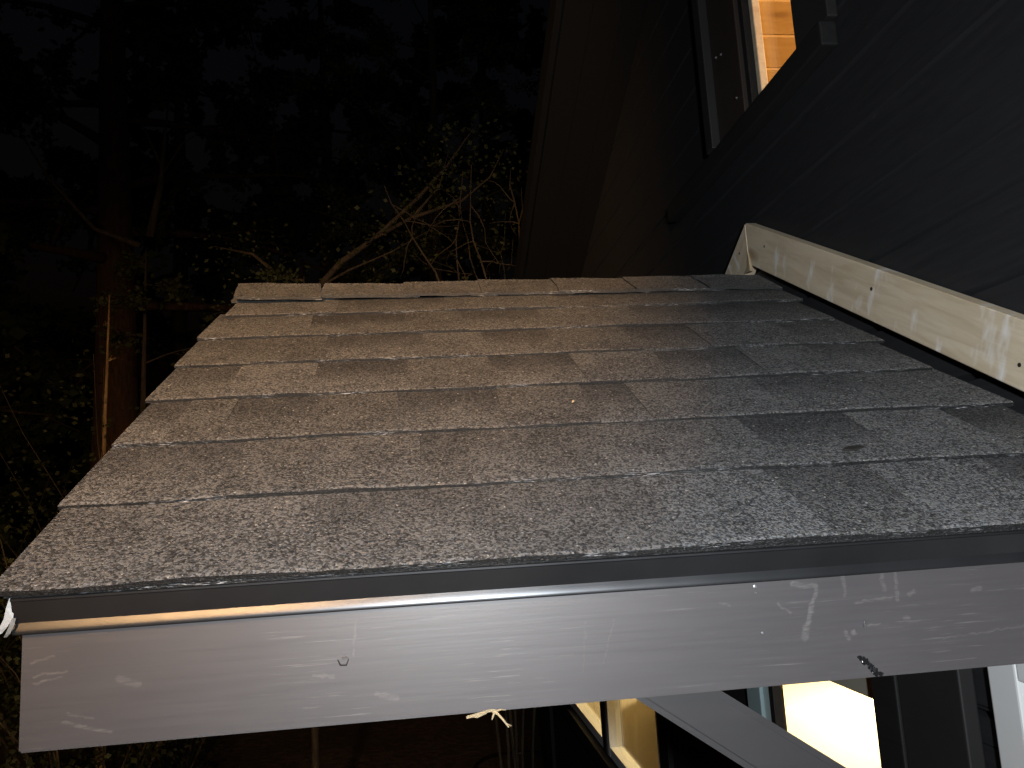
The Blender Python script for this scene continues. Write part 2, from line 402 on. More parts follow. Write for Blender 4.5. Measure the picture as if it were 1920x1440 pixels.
# board joints also fall on the top and bottom of each opening
zt = GZ+0.02
z = 0.894 - 27*BP
while z < 3.9:
    levels = [z, z+BP]
    for o_ in OPEN:
        for e_ in (o_[2], o_[3]):
            if z+0.004 < e_ < z+BP-0.004: levels.append(e_)
    levels.sort()
    for a, b in zip(levels[:-1], levels[1:]):
        ymax = min(Y1, 1.597 + (b-1.612)/RS)
        if ymax < Y0+0.1: continue
        for (p, q) in cut(a, b, Y0, ymax):
            if q-p < 0.01: continue
            lo = 0.007 if a == z else 0.001             # shadow groove at the foot of each full board
            hi = 0.003 if b == levels[-1] else 0.001
            prof = [(XW+0.010, b), (XW, b-hi), (XW, a+lo), (XW+0.010, a), (XW+0.028, a), (XW+0.028, b)]
            endy = (lambda z_: min(Y1, 1.597 + (z_-1.612)/RS)) if q == ymax else (lambda z_: q)
            V = [(x_, p, z_) for x_, z_ in prof] + [(x_, endy(z_), z_) for x_, z_ in prof]; k = len(prof)
            F = [(j, j+k, (j+1) % k+k, (j+1) % k) for j in range(k)] + [tuple(reversed(range(k))), tuple(range(k, 2*k))]
            part('siding_board', V, F, SID, house)
    z += BP
# wall core behind the boards, in blocks round the openings
def wall_core():
    ys = sorted({Y0, Y1, *[o[0] for o in CORE], *[o[1] for o in CORE]}); zs = sorted({GZ-0.3, 4.0, *[o[2] for o in CORE], *[o[3] for o in CORE]})
    for i in range(len(ys)-1):
        ya, yb = ys[i], ys[i+1]; run = None
        for j in range(len(zs)-1):
            ym = (ya+yb)/2; zm = (zs[j]+zs[j+1])/2
            solid = not any(o[0] < ym < o[1] and o[2] < zm < o[3] for o in CORE)
            if solid: run = (run[0], zs[j+1]) if run else (zs[j], zs[j+1])
            if (not solid or j == len(zs)-2) and run:
                top = run[1]
                if top > 3.9:
                    V = boxv(XW+0.030, XW+WT, ya, yb, run[0], 4.0)
                    for q in (4, 5): V[q] = (V[q][0], V[q][1], rake(ya)+0.01)
                    for q in (6, 7): V[q] = (V[q][0], V[q][1], rake(yb)+0.01)
                    part('wall', V, BOXF, TRIM2, house)
                else: box('wall', (XW+0.030, XW+WT, ya, yb, run[0], top), TRIM2, house)
                run = None
wall_core()
# far end wall, roof, verge
box('end_wall', (XW+0.03, 7.0, Y1, Y1+0.14, GZ-0.3, 0.27), SID, house)
box('corner_board', (XW-0.022, XW+0.05, Y1-0.10, Y1+0.16, GZ, 0.25), TRIM, house, 0.003)
def sloped(name, x0, x1, ya, yb, dz0, dz1, mat, bev=0.0):
    V = boxv(x0, x1, ya, yb, 0, 0)
    V = [(v[0], v[1], rake(v[1]) + (dz0 if i < 4 else dz1)) for i, v in enumerate(V)]
    return part(name, V, BOXF, mat, house)
OV = 0.275
sloped('roof', XW-OV, 7.0, -2.6, 5.3, 0.021, 0.13, TRIM2)
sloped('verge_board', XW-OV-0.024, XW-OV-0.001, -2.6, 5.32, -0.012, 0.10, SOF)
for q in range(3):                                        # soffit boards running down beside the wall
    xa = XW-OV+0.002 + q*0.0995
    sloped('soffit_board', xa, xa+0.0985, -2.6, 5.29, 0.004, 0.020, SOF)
# rooms behind the windows
box('room_floor', (XW+WT, 5.0, Y0, Y1, -2.35, -2.28), PLY, house)
box('room_floor', (XW+WT, 5.0, Y0, Y1, 0.20, 0.30), INWALL, house)
box('room_wall', (5.0, 5.1, Y0, Y1, -2.35, 3.6), INWALL, house)
box('room_wall', (XW+WT+0.004, 4.99, 4.30, 4.40, -2.27, 0.19), INWALL, house)
box('room_wall', (XW+WT+0.004, 4.99, -0.72, -0.64, -2.27, 0.19), INWALL, house)
box('room_wall', (XW+WT+0.004, 4.99, -0.9, -0.82, 0.31, 3.0), INWALL, house)
box('white_cabinet', (1.75, 3.35, 3.60, 4.25, -2.27, -1.108), mat_plain('cabinet_white', (0.86, 0.84, 0.78), 0.4, 0.03), house, 0.004)
V = []; F = []; tube(V, F, [(2.60, 4.27, -1.185), (2.68, 4.27, -1.235), (2.745, 4.27, -1.285)], [0.006, 0.014, 0.006], 6); part('dark_rod', V, F, HOLE, house)  # thin dark rod against the room's end wall
# pine boards on the sloping ceiling upstairs
yb_ = -0.80
while yb_ < 4.3:
    V = boxv(XW+WT+0.004, 4.98, yb_, yb_+0.118, 0, 0)
    V = [(v[0], v[1], rake(v[1]) + (0.0 if q < 4 else 0.018)) for q, v in enumerate(V)]
    o_ = part('ceiling_board', V, BOXF, INPINE, house)
    bm = bmesh.new(); bm.from_mesh(o_.data); bmesh.ops.bevel(bm, geom=bm.edges[:], offset=0.005, segments=1, affect='EDGES'); bm.to_mesh(o_.data); bm.free()
    yb_ += 0.1195

def window_frame(parent, y0, y1, z0, z1, x0, x1, wd, mat, name='frame'):
    box(name, (x0, x1, y0, y0+wd, z0, z1), mat, parent, 0.002); box(name, (x0, x1, y1-wd, y1, z0, z1), mat, parent, 0.002)
    box(name, (x0+.001, x1-.001, y0+wd, y1-wd, z0, z0+wd), mat, parent, 0.002); box(name, (x0+.001, x1-.001, y0+wd, y1-wd, z1-wd, z1), mat, parent, 0.002)
def pane(parent, y0, y1, z0, z1, x):
    box('pane', (x, x+0.004, y0, y1, z0, z1), GLASS, parent)
# upper window
uw = box('window', (XW-0.018, XW-0.001, 0.957, 1.111, 0.882, 1.80), BROWN, house, 0.003); uw['label'] = 'small upper window lit orange'
box('trim_strip', (XW-0.038, XW-0.002, 1.113, 1.155, 0.882, 1.72), TRIM2, uw, 0.003)
box('sash', (XW-0.008, XW+0.027, 0.936, 0.956, 0.883, 1.74), TRIM, uw, 0.002)
box('jamb', (XW+0.008, XW+0.026, 0.917, 0.935, 0.884, 1.74), PINE, uw, 0.002)
box('casing', (XW-0.022, XW-0.001, 0.575, 0.698, 0.882, 1.80), TRIM2, uw, 0.003)
box('sill', (XW-0.034, XW-0.0005, 0.585, 1.50, 0.832, 0.880), TRIM, uw, 0.004)
box('head', (XW-0.022, XW-0.001, 0.699, 0.955, 1.741, 1.80), TRIM, uw, 0.003)
pane(uw, 0.701, 0.916, 0.884, 1.738, XW+0.030)
# wide lower window by the porch
lw = box('window', (XW-0.020, XW+0.014, 1.200, 1.280, -1.35, -0.334), TEAL, house, 0.003); lw['label'] = 'lower window beside the porch, glowing almost white'
box('stop', (XW-0.012, XW+0.014, 1.165, 1.198, -1.35, -0.336), TEAL2, lw, 0.002)
box('sash', (XW-0.014, XW+0.012, 1.140, 1.163, -1.34, -0.336), TRIM, lw, 0.002)
box('casing', (XW-0.030, XW+0.028, 0.612, 0.686, -1.37, -0.20), TRIM, lw, 0.003)
box('head', (XW-0.006, XW+0.028, 0.688, 1.139, -0.334, -0.27), mat_plain('pale_head_lining', (0.34, 0.32, 0.26), 0.5, 0.1), lw, 0.002)
box('sill', (XW-0.03, XW+0.03, 0.688, 1.139, -1.385, -1.352), TRIM, lw, 0.003)
pane(lw, 0.689, 1.138, -1.35, -0.336, XW+0.004)
# far lower window, two casements in pale frames
fw = box('window', (XW-0.018, XW+0.06, 2.985, 3.045, -1.069, -0.282), TRIM, house, 0.003); fw['label'] = 'far lower window with two pale framed casements'
window_frame(fw, 2.118, 2.980, -1.068, -0.283, XW-0.012, XW+0.045, 0.042, WHT)
window_frame(fw, 3.050, 3.895, -1.068, -0.283, XW-0.012, XW+0.045, 0.042, WHT)
pane(fw, 2.160, 2.938, -1.026, -0.325, XW+0.02); pane(fw, 3.092, 3.853, -1.026, -0.325, XW+0.02)
box('casing', (XW-0.02, XW-0.001, 2.01, 2.114, -1.10, -0.25), TRIM, fw, 0.003)
box('sill', (XW-0.045, XW-0.001, 2.01, 3.98, -1.14, -1.072), TRIM, fw, 0.003)
# door frame at the near end
dr = box('door', (XW+0.014, XW+0.058, -0.50, 0.342, -2.27, -0.23), BEIGE, house, 0.003)
box('frame', (XW-0.016, XW+0.07, 0.346, 0.401, -2.28, -0.163), WHT, dr, 0.003)
box('frame', (XW-0.016, XW+0.07, -0.549, -0.503, -2.28, -0.163), WHT, dr, 0.003)
box('frame', (XW-0.015, XW+0.07, -0.502, 0.345, -0.225, -0.164), WHT, dr, 0.003)
box('casing', (XW-0.026, XW-0.001, 0.452, 0.610, -2.28, -0.15), TRIM2, dr, 0.003)
for (yy_, zz_, xx_) in ((1.045, 1.09, XW-0.020), (1.075, 1.10, XW-0.020), (0.985, 0.945, XW-0.020)):
    V = []; F = []; tube(V, F, [(xx_, yy_, zz_), (xx_-0.004, yy_, zz_)], [0.0035, 0.003], 8)
    part('nail_head', V, F, STEEL, uw)

# ------------------------------------------------------------------ porch canopy
PT = 0.49; CP, SPT = math.cos(PT), math.sin(PT)
E_ = 0.143; RIDGE = 1.096
def S(x, s, n=0.0): return Vector((x, s*CP-n*SPT, s*SPT+n*CP))
YR = RIDGE*CP; ZR = RIDGE*SPT
canopy = empty('porch_canopy', (0.56, YR, -0.126), 'small gabled porch canopy with grey shingles and grey fascia in the foreground', 'canopy')

def shingle(name, x0, x1, s0, length, n0, thick, sl=0.0, sr=0.0, band=0.0, seed=0, drop=0.0050, lift=0.0, rear=False):
    """one shingle tab, local axes: x along the eave, y up the slope, z off the roof"""
    wdt = x1-x0; nx = max(2, int(wdt/0.016)); rows = [0.0, 0.004, length*0.5, length]
    V = []; F = []; fm = []
    def sag(x): return 0.0018*noise.noise(Vector((x*5.1, s0*17, 2.0))) + 0.0009*noise.noise(Vector((x*31, s0*29, 5.0)))
    for j, yy in enumerate(rows):
        for i in range(nx+1):
            t = i/nx; x = t*wdt; f = yy/E_
            if i == 0: x += sl*f
            if i == nx: x -= sr*f
            dy = 0.0; dn = 0.0
            if j <= 1:
                dy = 0.0024*noise.noise(Vector(((x0+x)*9, s0*13, 9.0))) + 0.0014*noise.noise(Vector(((x0+x)*55, s0*31, 4.0)))
                dn = -0.0010 if j == 0 else 0.0
            V.append((x, yy+dy, dn + sag(x0+x)*(1-0.6*min(1, f)) - drop*f + lift*max(0, 1-f)*t))
    k = nx+1
    for j in range(len(rows)-1):
        for i in range(nx): F.append((j*k+i, j*k+i+1, (j+1)*k+i+1, (j+1)*k+i)); fm.append(0)
    b0 = len(V)
    for i in range(k):
        v = V[i]; V.append((v[0], v[1]+0.0008, v[2]-thick))
    for i in range(nx): F.append((b0+i, b0+i+1, i+1, i)); fm.append(1)
    for side, idx in ((0, 0), (1, nx)):
        cols = [j*k+idx for j in range(len(rows))]; b1 = len(V)
        for c in cols: v = V[c]; V.append((v[0], v[1], v[2]-thick))
        for j in range(len(rows)-1):
            q = (cols[j], cols[j+1], b1+j+1, b1+j); F.append(q if side == 0 else tuple(reversed(q))); fm.append(1)
    me = mesh(name, V, F, [SHG, SHE], fm)
    if not rear: o = link(name, me, canopy, S(x0, s0, n0), (PT, 0, 0))
    else:
        p = S(0, s0, n0); o = link(name, me, canopy, Vector((x1, 2*YR-p.y, p.z)), (PT, 0, math.pi))
    o['band'] = float(band); return o

# (x from, x to, dark blend) seen on each course, from the eave up
COURSES = {
 0: [(0.0, .10, .25), (.10, .245, .0), (.245, .40, .45), (.40, .56, .15), (.56, .70, .0), (.70, .80, .5), (.80, .945, .1), (.945, 1.09, .9)],
 1: [(0.0, .139, .75), (.139, .339, .15), (.339, .392, .5), (.392, .535, .3), (.535, .73, .1), (.73, .856, 1.0), (.856, .995, .0), (.995, 1.09, 1.0)],
 2: [(0.0, .054, .8), (.054, .114, .0), (.114, .215, .75), (.215, .318, .1), (.318, .441, .85), (.441, .556, .05), (.556, .621, .9), (.621, .80, .1), (.80, .93, .7), (.93, 1.09, .3)],
 3: [(0.0, .09, .7), (.09, .204, .05), (.204, .328, 1.0), (.328, .452, .05), (.452, .572, .95), (.572, .70, .0), (.70, .83, .8), (.83, .95, .1), (.95, 1.09, .8)],
 4: [(0.0, .10, .4), (.10, .207, .1), (.207, .346, .9), (.346, .451, .0), (.451, .551, .8), (.551, .69, .05), (.69, .80, .7), (.80, .96, .1), (.96, 1.09, .5)],
 5: [(0.0, .168, .2), (.168, .32, 1.0), (.32, .43, .0), (.43, .56, .75), (.56, .74, .0), (.74, .86, .6), (.86, 1.09, .75)],
 6: [(0.0, .20, .2), (.20, .40, .8), (.40, .62, .1), (.62, .78, .6), (.78, 1.09, .35)]}
RIGHT = {0: 1.092, 1: 1.078, 2: 1.090, 3: 1.074, 4: 1.086, 5: 1.078, 6: 1.09}
LEFT = {0: 0.004, 1: 0.0, 2: 0.002, 3: -0.004, 4: -0.006, 5: -0.008, 6: 0.006}
rs = random.Random(5)
for k, tabs in COURSES.items():
    for q_, (a, b, d) in enumerate(tabs):
        edge_l = q_ == 0; edge_r = q_ == len(tabs)-1; proud = 0.0010 if d < 0.35 else 0.0
        pl = edge_l or tabs[q_-1][2] < 0.35; pr = edge_r or tabs[q_+1][2] < 0.35
        if edge_l: a = LEFT[k]
        if edge_r: b = RIGHT[k]
        ln = 0.175 if k < 6 else 0.12
        if proud:
            sl = 0 if pl else rs.uniform(-.002, .009); sr = rs.uniform(-.004, .010) if edge_r else (0 if pr else rs.uniform(-.002, .009)); a2, b2 = a, b + (0.004 if pr and not edge_r else 0)
        else: sl = sr = 0.0; a2 = a if edge_l else a-0.014; b2 = b if edge_r else b+0.014
        shingle('shingle', a2, b2, k*E_, ln, proud + 0.00035*(q_ % 3), 0.0040+proud, sl, sr, d)
    # back layer that shows in the slits between the tabs
    shingle('shingle', LEFT[k]+0.004, RIGHT[k]-0.004, k*E_+0.0015, 0.175 if k < 6 else 0.12, -0.0014, 0.0026, 0, 0, 0.6)
for k in range(7):
    shingle('shingle', -0.003, 1.085, k*E_, 0.17 if k < 6 else 0.12, 0.0, 0.0052, 0, 0, 0.3, rear=True)
# starter strip under the first course
me = mesh('starter_strip', [S(0.012, 0.004, -0.0062)-S(0.01, 0, 0), S(1.088, 0.004, -0.0062)-S(0.01, 0, 0), S(1.088, 0.12, -0.0115)-S(0.01, 0, 0), S(0.012, 0.12, -0.0115)-S(0.01, 0, 0),
                            S(0.012, 0.004, -0.0092)-S(0.01, 0, 0), S(1.088, 0.004, -0.0092)-S(0.01, 0, 0), S(1.088, 0.12, -0.0145)-S(0.01, 0, 0), S(0.012, 0.12, -0.0145)-S(0.01, 0, 0)],
          [(0, 1, 2, 3), (7, 6, 5, 4), (4, 5, 1, 0), (5, 6, 2, 1), (6, 7, 3, 2), (7, 4, 0, 3)], SHE)
link('starter_strip', me, canopy, S(0.01, 0, 0))

# ridge caps: short shingles bent over the ridge, lapped from the wall outwards
def ridge_cap(x0, x1, nl, lift0, lift1, front, tilt=0.0):
    prof = []                                      # (y from ridge, z from ridge) over the bend
    wd = front
    steps = [(-wd, None), (-wd*0.66, None), (-wd*0.33, None), (-0.030, None), (-0.012, None), (0.0, None), (0.012, None), (0.030, None), (wd*0.45, None), (wd*0.9, None)]
    def hz(d): return -abs(d)*SPT - 0 if abs(d) > 0.03 else -0.03*SPT + (0.03-abs(d))*SPT*0.72
    V = []; F = []; fm = []; nx = 6; k = len(steps)
    for i in range(nx+1):
        t = i/nx; x = x0+(x1-x0)*t; lf = lift0+(lift1-lift0)*t
        for j, (d, _) in enumerate(steps):
            dd = d*CP if abs(d) > 0.03 else d
            zz_ = (-abs(d)*SPT) if abs(d) > 0.03 else -0.03*SPT + (0.03-abs(d))*SPT*0.55
            wob = 0.0025*noise.noise(Vector((x*14, d*20, 3))) + (0.0025*noise.noise(Vector((x*30, 1, 6))) if j in (0,) else 0)
            V.append((x + (0.004*noise.noise(Vector((d*30, x0*9, 2))) if i in (0, nx) else 0) + tilt*(-d), YR+dd, ZR + zz_ + nl + lf + wob + (0.006*t_lift(d, wd) if j < 3 else 0)))
    for i in range(nx):
        for j in range(k-1): F.append((i*k+j, (i+1)*k+j, (i+1)*k+j+1, i*k+j+1)); fm.append(0)
    b0 = len(V)
    for v in list(V): V.append((v[0], v[1]+0.001, v[2]-0.005))
    for i in range(nx):
        F.append((b0+i*k, b0+(i+1)*k, (i+1)*k, i*k)); fm.append(1)
        F.append(((i+1)*k+k-1, b0+(i+1)*k+k-1, b0+i*k+k-1, i*k+k-1)); fm.append(1)
    for j in range(k-1):
        F.append((j, j+1, b0+j+1, b0+j)); fm.append(1)
        q = nx*k; F.append((b0+q+j, b0+q+j+1, q+j+1, q+j)); fm.append(1)
    o = part('ridge_cap', V, F, [SHG, SHE], canopy, fm=fm); o['band'] = 0.0
def t_lift(d, wd): return 0.0
caps = [(0.935, 1.088), (0.785, 0.965), (0.630, 0.815), (0.475, 0.660), (0.322, 0.505), (0.160, 0.352), ]
for i, (a, b) in enumerate(caps): ridge_cap(a, b, 0.004, 0.0052, 0.0012, 0.150 - 0.003*i)
ridge_cap(-0.012, 0.150, 0.004, 0.0110, 0.0050, 0.150, 0.10)
ridge_cap(-0.004, 0.190, 0.0, 0.0005, 0.0000, 0.120)

# deck, gable rake boards, eave beam
def slab(name, x0, x1, s0, s1, n0, n1, mat, rear=False):
    q = [S(x0, s0, n0), S(x1, s0, n0), S(x1, s1, n0), S(x0, s1, n0), S(x0, s0, n1), S(x1, s0, n1), S(x1, s1, n1), S(x0, s1, n1)]
    if rear: q = [Vector((v.x, 2*YR-v.y, v.z)) for v in q]
    F = [tuple(reversed(f)) for f in BOXF] if rear else BOXF
    return part(name, q, F, mat, canopy)
slab('roof_deck', 0.03, 1.083, 0.022, RIDGE-0.004, -0.032, -0.0165, PLY); slab('roof_deck', 0.03, 1.083, 0.022, RIDGE-0.004, -0.032, -0.0165, PLY, True)
slab('rake_board', 0.022, 0.040, 0.06, RIDGE-0.002, -0.125, -0.0335, FAS); slab('rake_board', 0.022, 0.040, 0.06, RIDGE-0.002, -0.125, -0.0335, FAS, True)
YF = 0.023
FT = -0.030
fas = part('fascia_board', boxv(0.0195, 1.12, YF, YF+0.022, -0.126, -0.010), BOXF, FAS, canopy)
bm = bmesh.new(); bm.from_mesh(fas.data); bmesh.ops.bevel(bm, geom=[e for e in bm.edges], offset=0.0016, segments=2, affect='EDGES'); bm.to_mesh(fas.data); bm.free()
part('fascia_board', boxv(0.021, 1.12, 2*YR-YF-0.022, 2*YR-YF, -0.126, -0.010), BOXF, FAS, canopy)
box('eave_beam', (0.06, XW-0.002, YF+0.025, YF+0.095, -0.118, -0.030), BEAM, canopy, 0.003)
box('eave_beam', (0.06, XW-0.002, 2*YR-YF-0.095, 2*YR-YF-0.025, -0.118, -0.030), BEAM, canopy, 0.003)
def brace(y0, y1):
    # knee brace from the beam down to the wall
    t0 = Vector((0.500, 0, -0.119)); dr_ = Vector((1, 0, -0.71)).normalized(); nn = Vector((0.71, 0, 1)).normalized()
    ln = (XW-0.003-t0.x)/dr_.x; wd = 0.056
    prof = [t0, t0+dr_*ln, t0+dr_*(ln-wd*0.71)+nn*wd, t0+nn*wd - dr_*0.02]
    prof[0].z = -0.119; prof[3] = Vector((t0.x+0.080, 0, -0.119)); prof[2] = Vector((XW-0.003, 0, (t0+dr_*ln).z+0.069))
    V = [(p.x, y0, p.z) for p in prof] + [(p.x, y1, p.z) for p in prof]
    F = [(0, 1, 2, 3), (7, 6, 5, 4), (0, 4, 5, 1), (1, 5, 6, 2), (2, 6, 7, 3), (3, 7, 4, 0)]
    o = part('brace', V, F, BEAM, canopy)
    bm = bmesh.new(); bm.from_mesh(o.data); bmesh.ops.bevel(bm, geom=bm.edges[:], offset=0.006, segments=2, affect='EDGES'); bm.to_mesh(o.data); bm.free()
brace(0.060, 0.115); brace(2*YR-0.115, 2*YR-0.060)

# drip edge: folded black metal along the eave
prof = [(0.090, 0.0255), (0.0125, -0.0065), (0.0098, -0.0064), (0.0086, -0.0076), (0.0088, -0.0092), (0.0104, -0.0100), (0.0128, -0.0180), (0.0154, -0.0268),
        (0.0152, -0.0276), (0.01484, -0.0290), (0.01442, -0.0307), (0.01410, -0.0324), (0.01388, -0.0340), (0.0141, -0.0352), (0.0150, -0.0359), (0.0220, -0.0354),
        (0.0220, -0.0344), (0.0170, -0.0340), (0.0170, -0.0280), (0.0132, -0.0120), (0.0140, -0.0082), (0.090, 0.0230)]
extrude_x('drip_edge', prof, 0.0165, 1.105, MET, canopy, nx=40, wob=0.0012, smooth=False)
d_ = bpy.data.objects['drip_edge']
for p in d_.data.polygons: p.use_smooth = True
d_.data.set_sharp_from_angle(angle=math.radians(28))

# bits lying on the shingles
def on_roof(x, s_, n_): return S(x, s_, n_)
V = []; F = []; fl = [(-.012, -.002), (-.004, .004), (.006, .0035), (.013, .0), (.006, -.003), (-.003, -.0045)]
for nn_ in (0.0002, 0.0028):
    for (fx, fs) in fl: V.append(on_roof(.809+fx, .172+fs, nn_ + (0.0015 if fx > .005 else 0)))
F = [tuple(range(6, 12)), tuple(reversed(range(6)))] + [(i, (i+1) % 6, 6+(i+1) % 6, 6+i) for i in range(6)]
o = part('bark_flake', V, F, HOLE); tag(o, 'small dark flake lying on the shingles at the lower right', 'flake')
V = []; F = []; tube(V, F, [on_roof(.533, .352, .0005), on_roof(.535, .3535, .0022), on_roof(.5365, .355, .0008)], [.0006, .0016, .0005], 6)
o = part('seed', V, F, FIBRE); tag(o, 'tiny pale seed on the shingles near the roof centre', 'seed')

# torn protective film at the left end of the drip edge
def ribbon(name, pts, wv, mat, parent, th=0.0004):
    V = []; F = []
    for p, wdt in zip(pts, wv):
        p = Vector(p); q = Vector(wdt); V += [p-q, p+q]
    for i in range(len(pts)-1): F.append((2*i, 2*i+1, 2*i+3, 2*i+2))
    o = part(name, V, F, mat, parent); md = o.modifiers.new('s', 'SOLIDIFY'); md.thickness = th; return o
ribbon('torn_film', [(-.006, .006, -.0025), (.006, .004, -.0022), (.014, .003, -.0012), (.024, .0035, .0000), (.036, .004, .0010), (.055, .006, .0004)],
       [(0, .001, .0004), (0, .001, .0012), (.0, .001, .0008), (0, .001, .0005), (0, .001, .0004), (0, .001, .0003)], FILM, canopy)
ribbon('torn_film', [(.0150, .014, -.006), (.0150, .013, -.014), (.0145, .012, -.022), (.0115, .010, -.029), (.0090, .009, -.0335)],
       [(.0008, .001, 0), (.0026, .001, 0), (.0030, .001, 0), (.0028, .001, .0008), (.0022, .001, .001)], FILM, canopy)
ribbon('torn_film', [(.0185, .012, -.022), (.0180, .010, -.027), (.0158, .009, -.033), (.0140, .009, -.0355)],
       [(.0010, .001, 0), (.0014, .001, 0), (.0012, .001, 0), (.0006, .001, 0)], FILM, canopy)
# splinter hanging off the lower edge of the fascia
V = []; F = []
tube(V, F, [(.369, .021, -.1285), (.376, .020, -.1270), (.384, .020, -.1250), (.390, .021, -.1245), (.395, .021, -.1255)], [.0010, .0013, .0010, .0012, .0010], 5)
tube(V, F, [(.390, .021, -.1245), (.395, .020, -.1275), (.399, .019, -.1320), (.4035, .019, -.1385)], [.0012, .0010, .0009, .0006], 5)
tube(V, F, [(.393, .021, -.1250), (.391, .020, -.1290), (.390, .019, -.1315)], [.0010, .0008, .0004], 5)
tube(V, F, [(.370, .022, -.1275), (.378, .020, -.1285), (.386, .021, -.1262)], [.0006, .0008, .0005], 5)
tube(V, F, [(.401, .019, -.1350), (.406, .018, -.1375)], [.0006, .0002], 4)
tube(V, F, [(.394, .020, -.1250), (.398, .020, -.1242), (.402, .021, -.1252)], [.0009, .0006, .0003], 4)
part('splinter', V, F, FIBRE, fas)
# gouge filled with tar near the lower edge on the right
bm = bmesh.new()
rt = random.Random(9)
for q in range(26):
    f = q/25; gx = .7205 + .0150*f + rt.gauss(0, .0012); gz = -.1085 - .0160*f + rt.gauss(0, .0010)
    mt = Matrix.Translation((gx, YF-0.0002, gz)) @ Matrix.Rotation(rt.uniform(0, 3), 4, 'Y') @ Matrix.Diagonal((1.5, 0.35, 0.8, 1))
    bmesh.ops.create_icosphere(bm, subdivisions=1, radius=rt.uniform(.0009, .0026), matrix=mt)
frombm('tar_blob', bm, TAR, fas, False)
# staples, nail and dent on the fascia
def stud(x, z, r, mat, name, parent, dy=0.0012):
    V = []; F = []; tube(V, F, [(x, YF+0.0005, z), (x, YF-dy, z), (x, YF-dy*1.2, z)], [r, r, r*0.6], 10); part(name, V, F, mat, parent)
stud(.629, -.0405, .0018, STEEL, 'nail_head', fas); stud(.6315, -.0805, .0011, STEEL, 'nail_head', fas); stud(.629, -.046, .0007, STEEL, 'nail_head', fas)
V = []; F = []; tube(V, F, [(.7265, YF-.0006, -.0780), (.7265, YF-.0012, -.0830)], [.0008, .0008], 6); tube(V, F, [(.7265, YF-.0010, -.0780), (.7290, YF-.0010, -.0780)], [.0008, .0006], 6)
part('staple', V, F, STEEL, fas)
V = []; F = []
tube(V, F, [(.2655, YF-.0002, -.0745), (.2675, YF-.0004, -.0790), (.2725, YF-.0004, -.0795), (.2745, YF-.0002, -.0745)], [.0005, .0007, .0007, .0004], 5)
part('dent', V, F, HOLE, fas)
V = []; F = []
tube(V, F, [(.2690, YF-.0003, -.0735), (.2735, YF-.0004, -.0730)], [.0013, .0010], 6); part('chip', V, F, CHIP, fas)

# pine boards against the wall, mitred over the ridge
XB = XW-0.026
def pine_board(rear):
    n0, n1 = 0.014, 0.1005
    def foot(n): return (YR+n*SPT)/CP                # slope distance at which the board meets the plumb cut
    y_b = lambda s, n: s*CP-n*SPT
    s_at = lambda n: (0.998+n*SPT)/CP                 # plumb cut line y=0.998
    s0 = -0.02; q = []
    sgn = -1 if rear else 1
    if not rear: e0, e1 = s_at(n0), s_at(n1)
    else: e0, e1 = s_at(n0)-0.028/CP*0, s_at(n1)
    pts = [(s0, n0), (e0, n0), (e1, n1), (s0, n1)]
    P = [S(0, a, b) for a, b in pts]
    V = []
    for xx in (XB, XW-0.002):
        for p in P: V.append((xx, p.y if not rear else 2*0.9995-p.y, p.z))
    F = [(3, 2, 1, 0), (4, 5, 6, 7), (0, 1, 5, 4), (1, 2, 6, 5), (2, 3, 7, 6), (3, 0, 4, 7)]
    if rear: F = [tuple(reversed(f)) for f in F]
    # local frame along the board, so the grain follows it
    ang = -PT if rear else PT
    og = Vector(V[0]); R = Matrix.Rotation(-ang, 3, 'X')
    me = mesh('pine_board', [R @ (Vector(v)-og) for v in V], F, PINE)
    bm = bmesh.new(); bm.from_mesh(me); bmesh.ops.bevel(bm, geom=bm.edges[:], offset=0.0015, segments=2, affect='EDGES'); bm.to_mesh(me); bm.free()
    return link('pine_board', me, canopy, og, (ang, 0, 0))
pb = pine_board(False); pb2 = pine_board(True); pb['label'] = 'bare pine board along the wall'
def board_stud(s, n, r, mat, name):
    p = S(0, s, n); V = []; F = []; tube(V, F, [(XB+.0004, p.y, p.z), (XB-.0006, p.y, p.z)], [r, r], 8); part(name, V, F, mat, canopy)
for (s, n, r) in ((.649, .066, .0033), (1.073, .066, .0026), (.30, .045, .003)): board_stud(s, n, r, HOLE, 'nail_hole')
V = []; F = []; tube(V, F, [(XB+.0004, 1.046, .590), (XB-.0006, 1.046, .590)], [.0026]*2, 8); part('nail_hole', V, F, HOLE, canopy)
# splintered fibre at the foot of the mitre
V = [(XB-.003, .9955, .575), (XB-.003, 1.0005, .565), (XB-.004, 1.0030, .545), (XB-.005, 1.018, .5335), (XB-.006, .987, .5300), (XB-.004, .9905, .545),
     (XB+.002, .9955, .575), (XB+.002, 1.0005, .565), (XB+.002, 1.0030, .545), (XB+.002, 1.018, .5335), (XB+.002, .987, .5300), (XB+.002, .9905, .545)]
F = [(0, 1, 2, 3, 4, 5), (11, 10, 9, 8, 7, 6)] + [(i, 6+i, 6+(i+1) % 6, (i+1) % 6) for i in range(6)]
part('wood_chip', V, F, FIBRE, canopy)

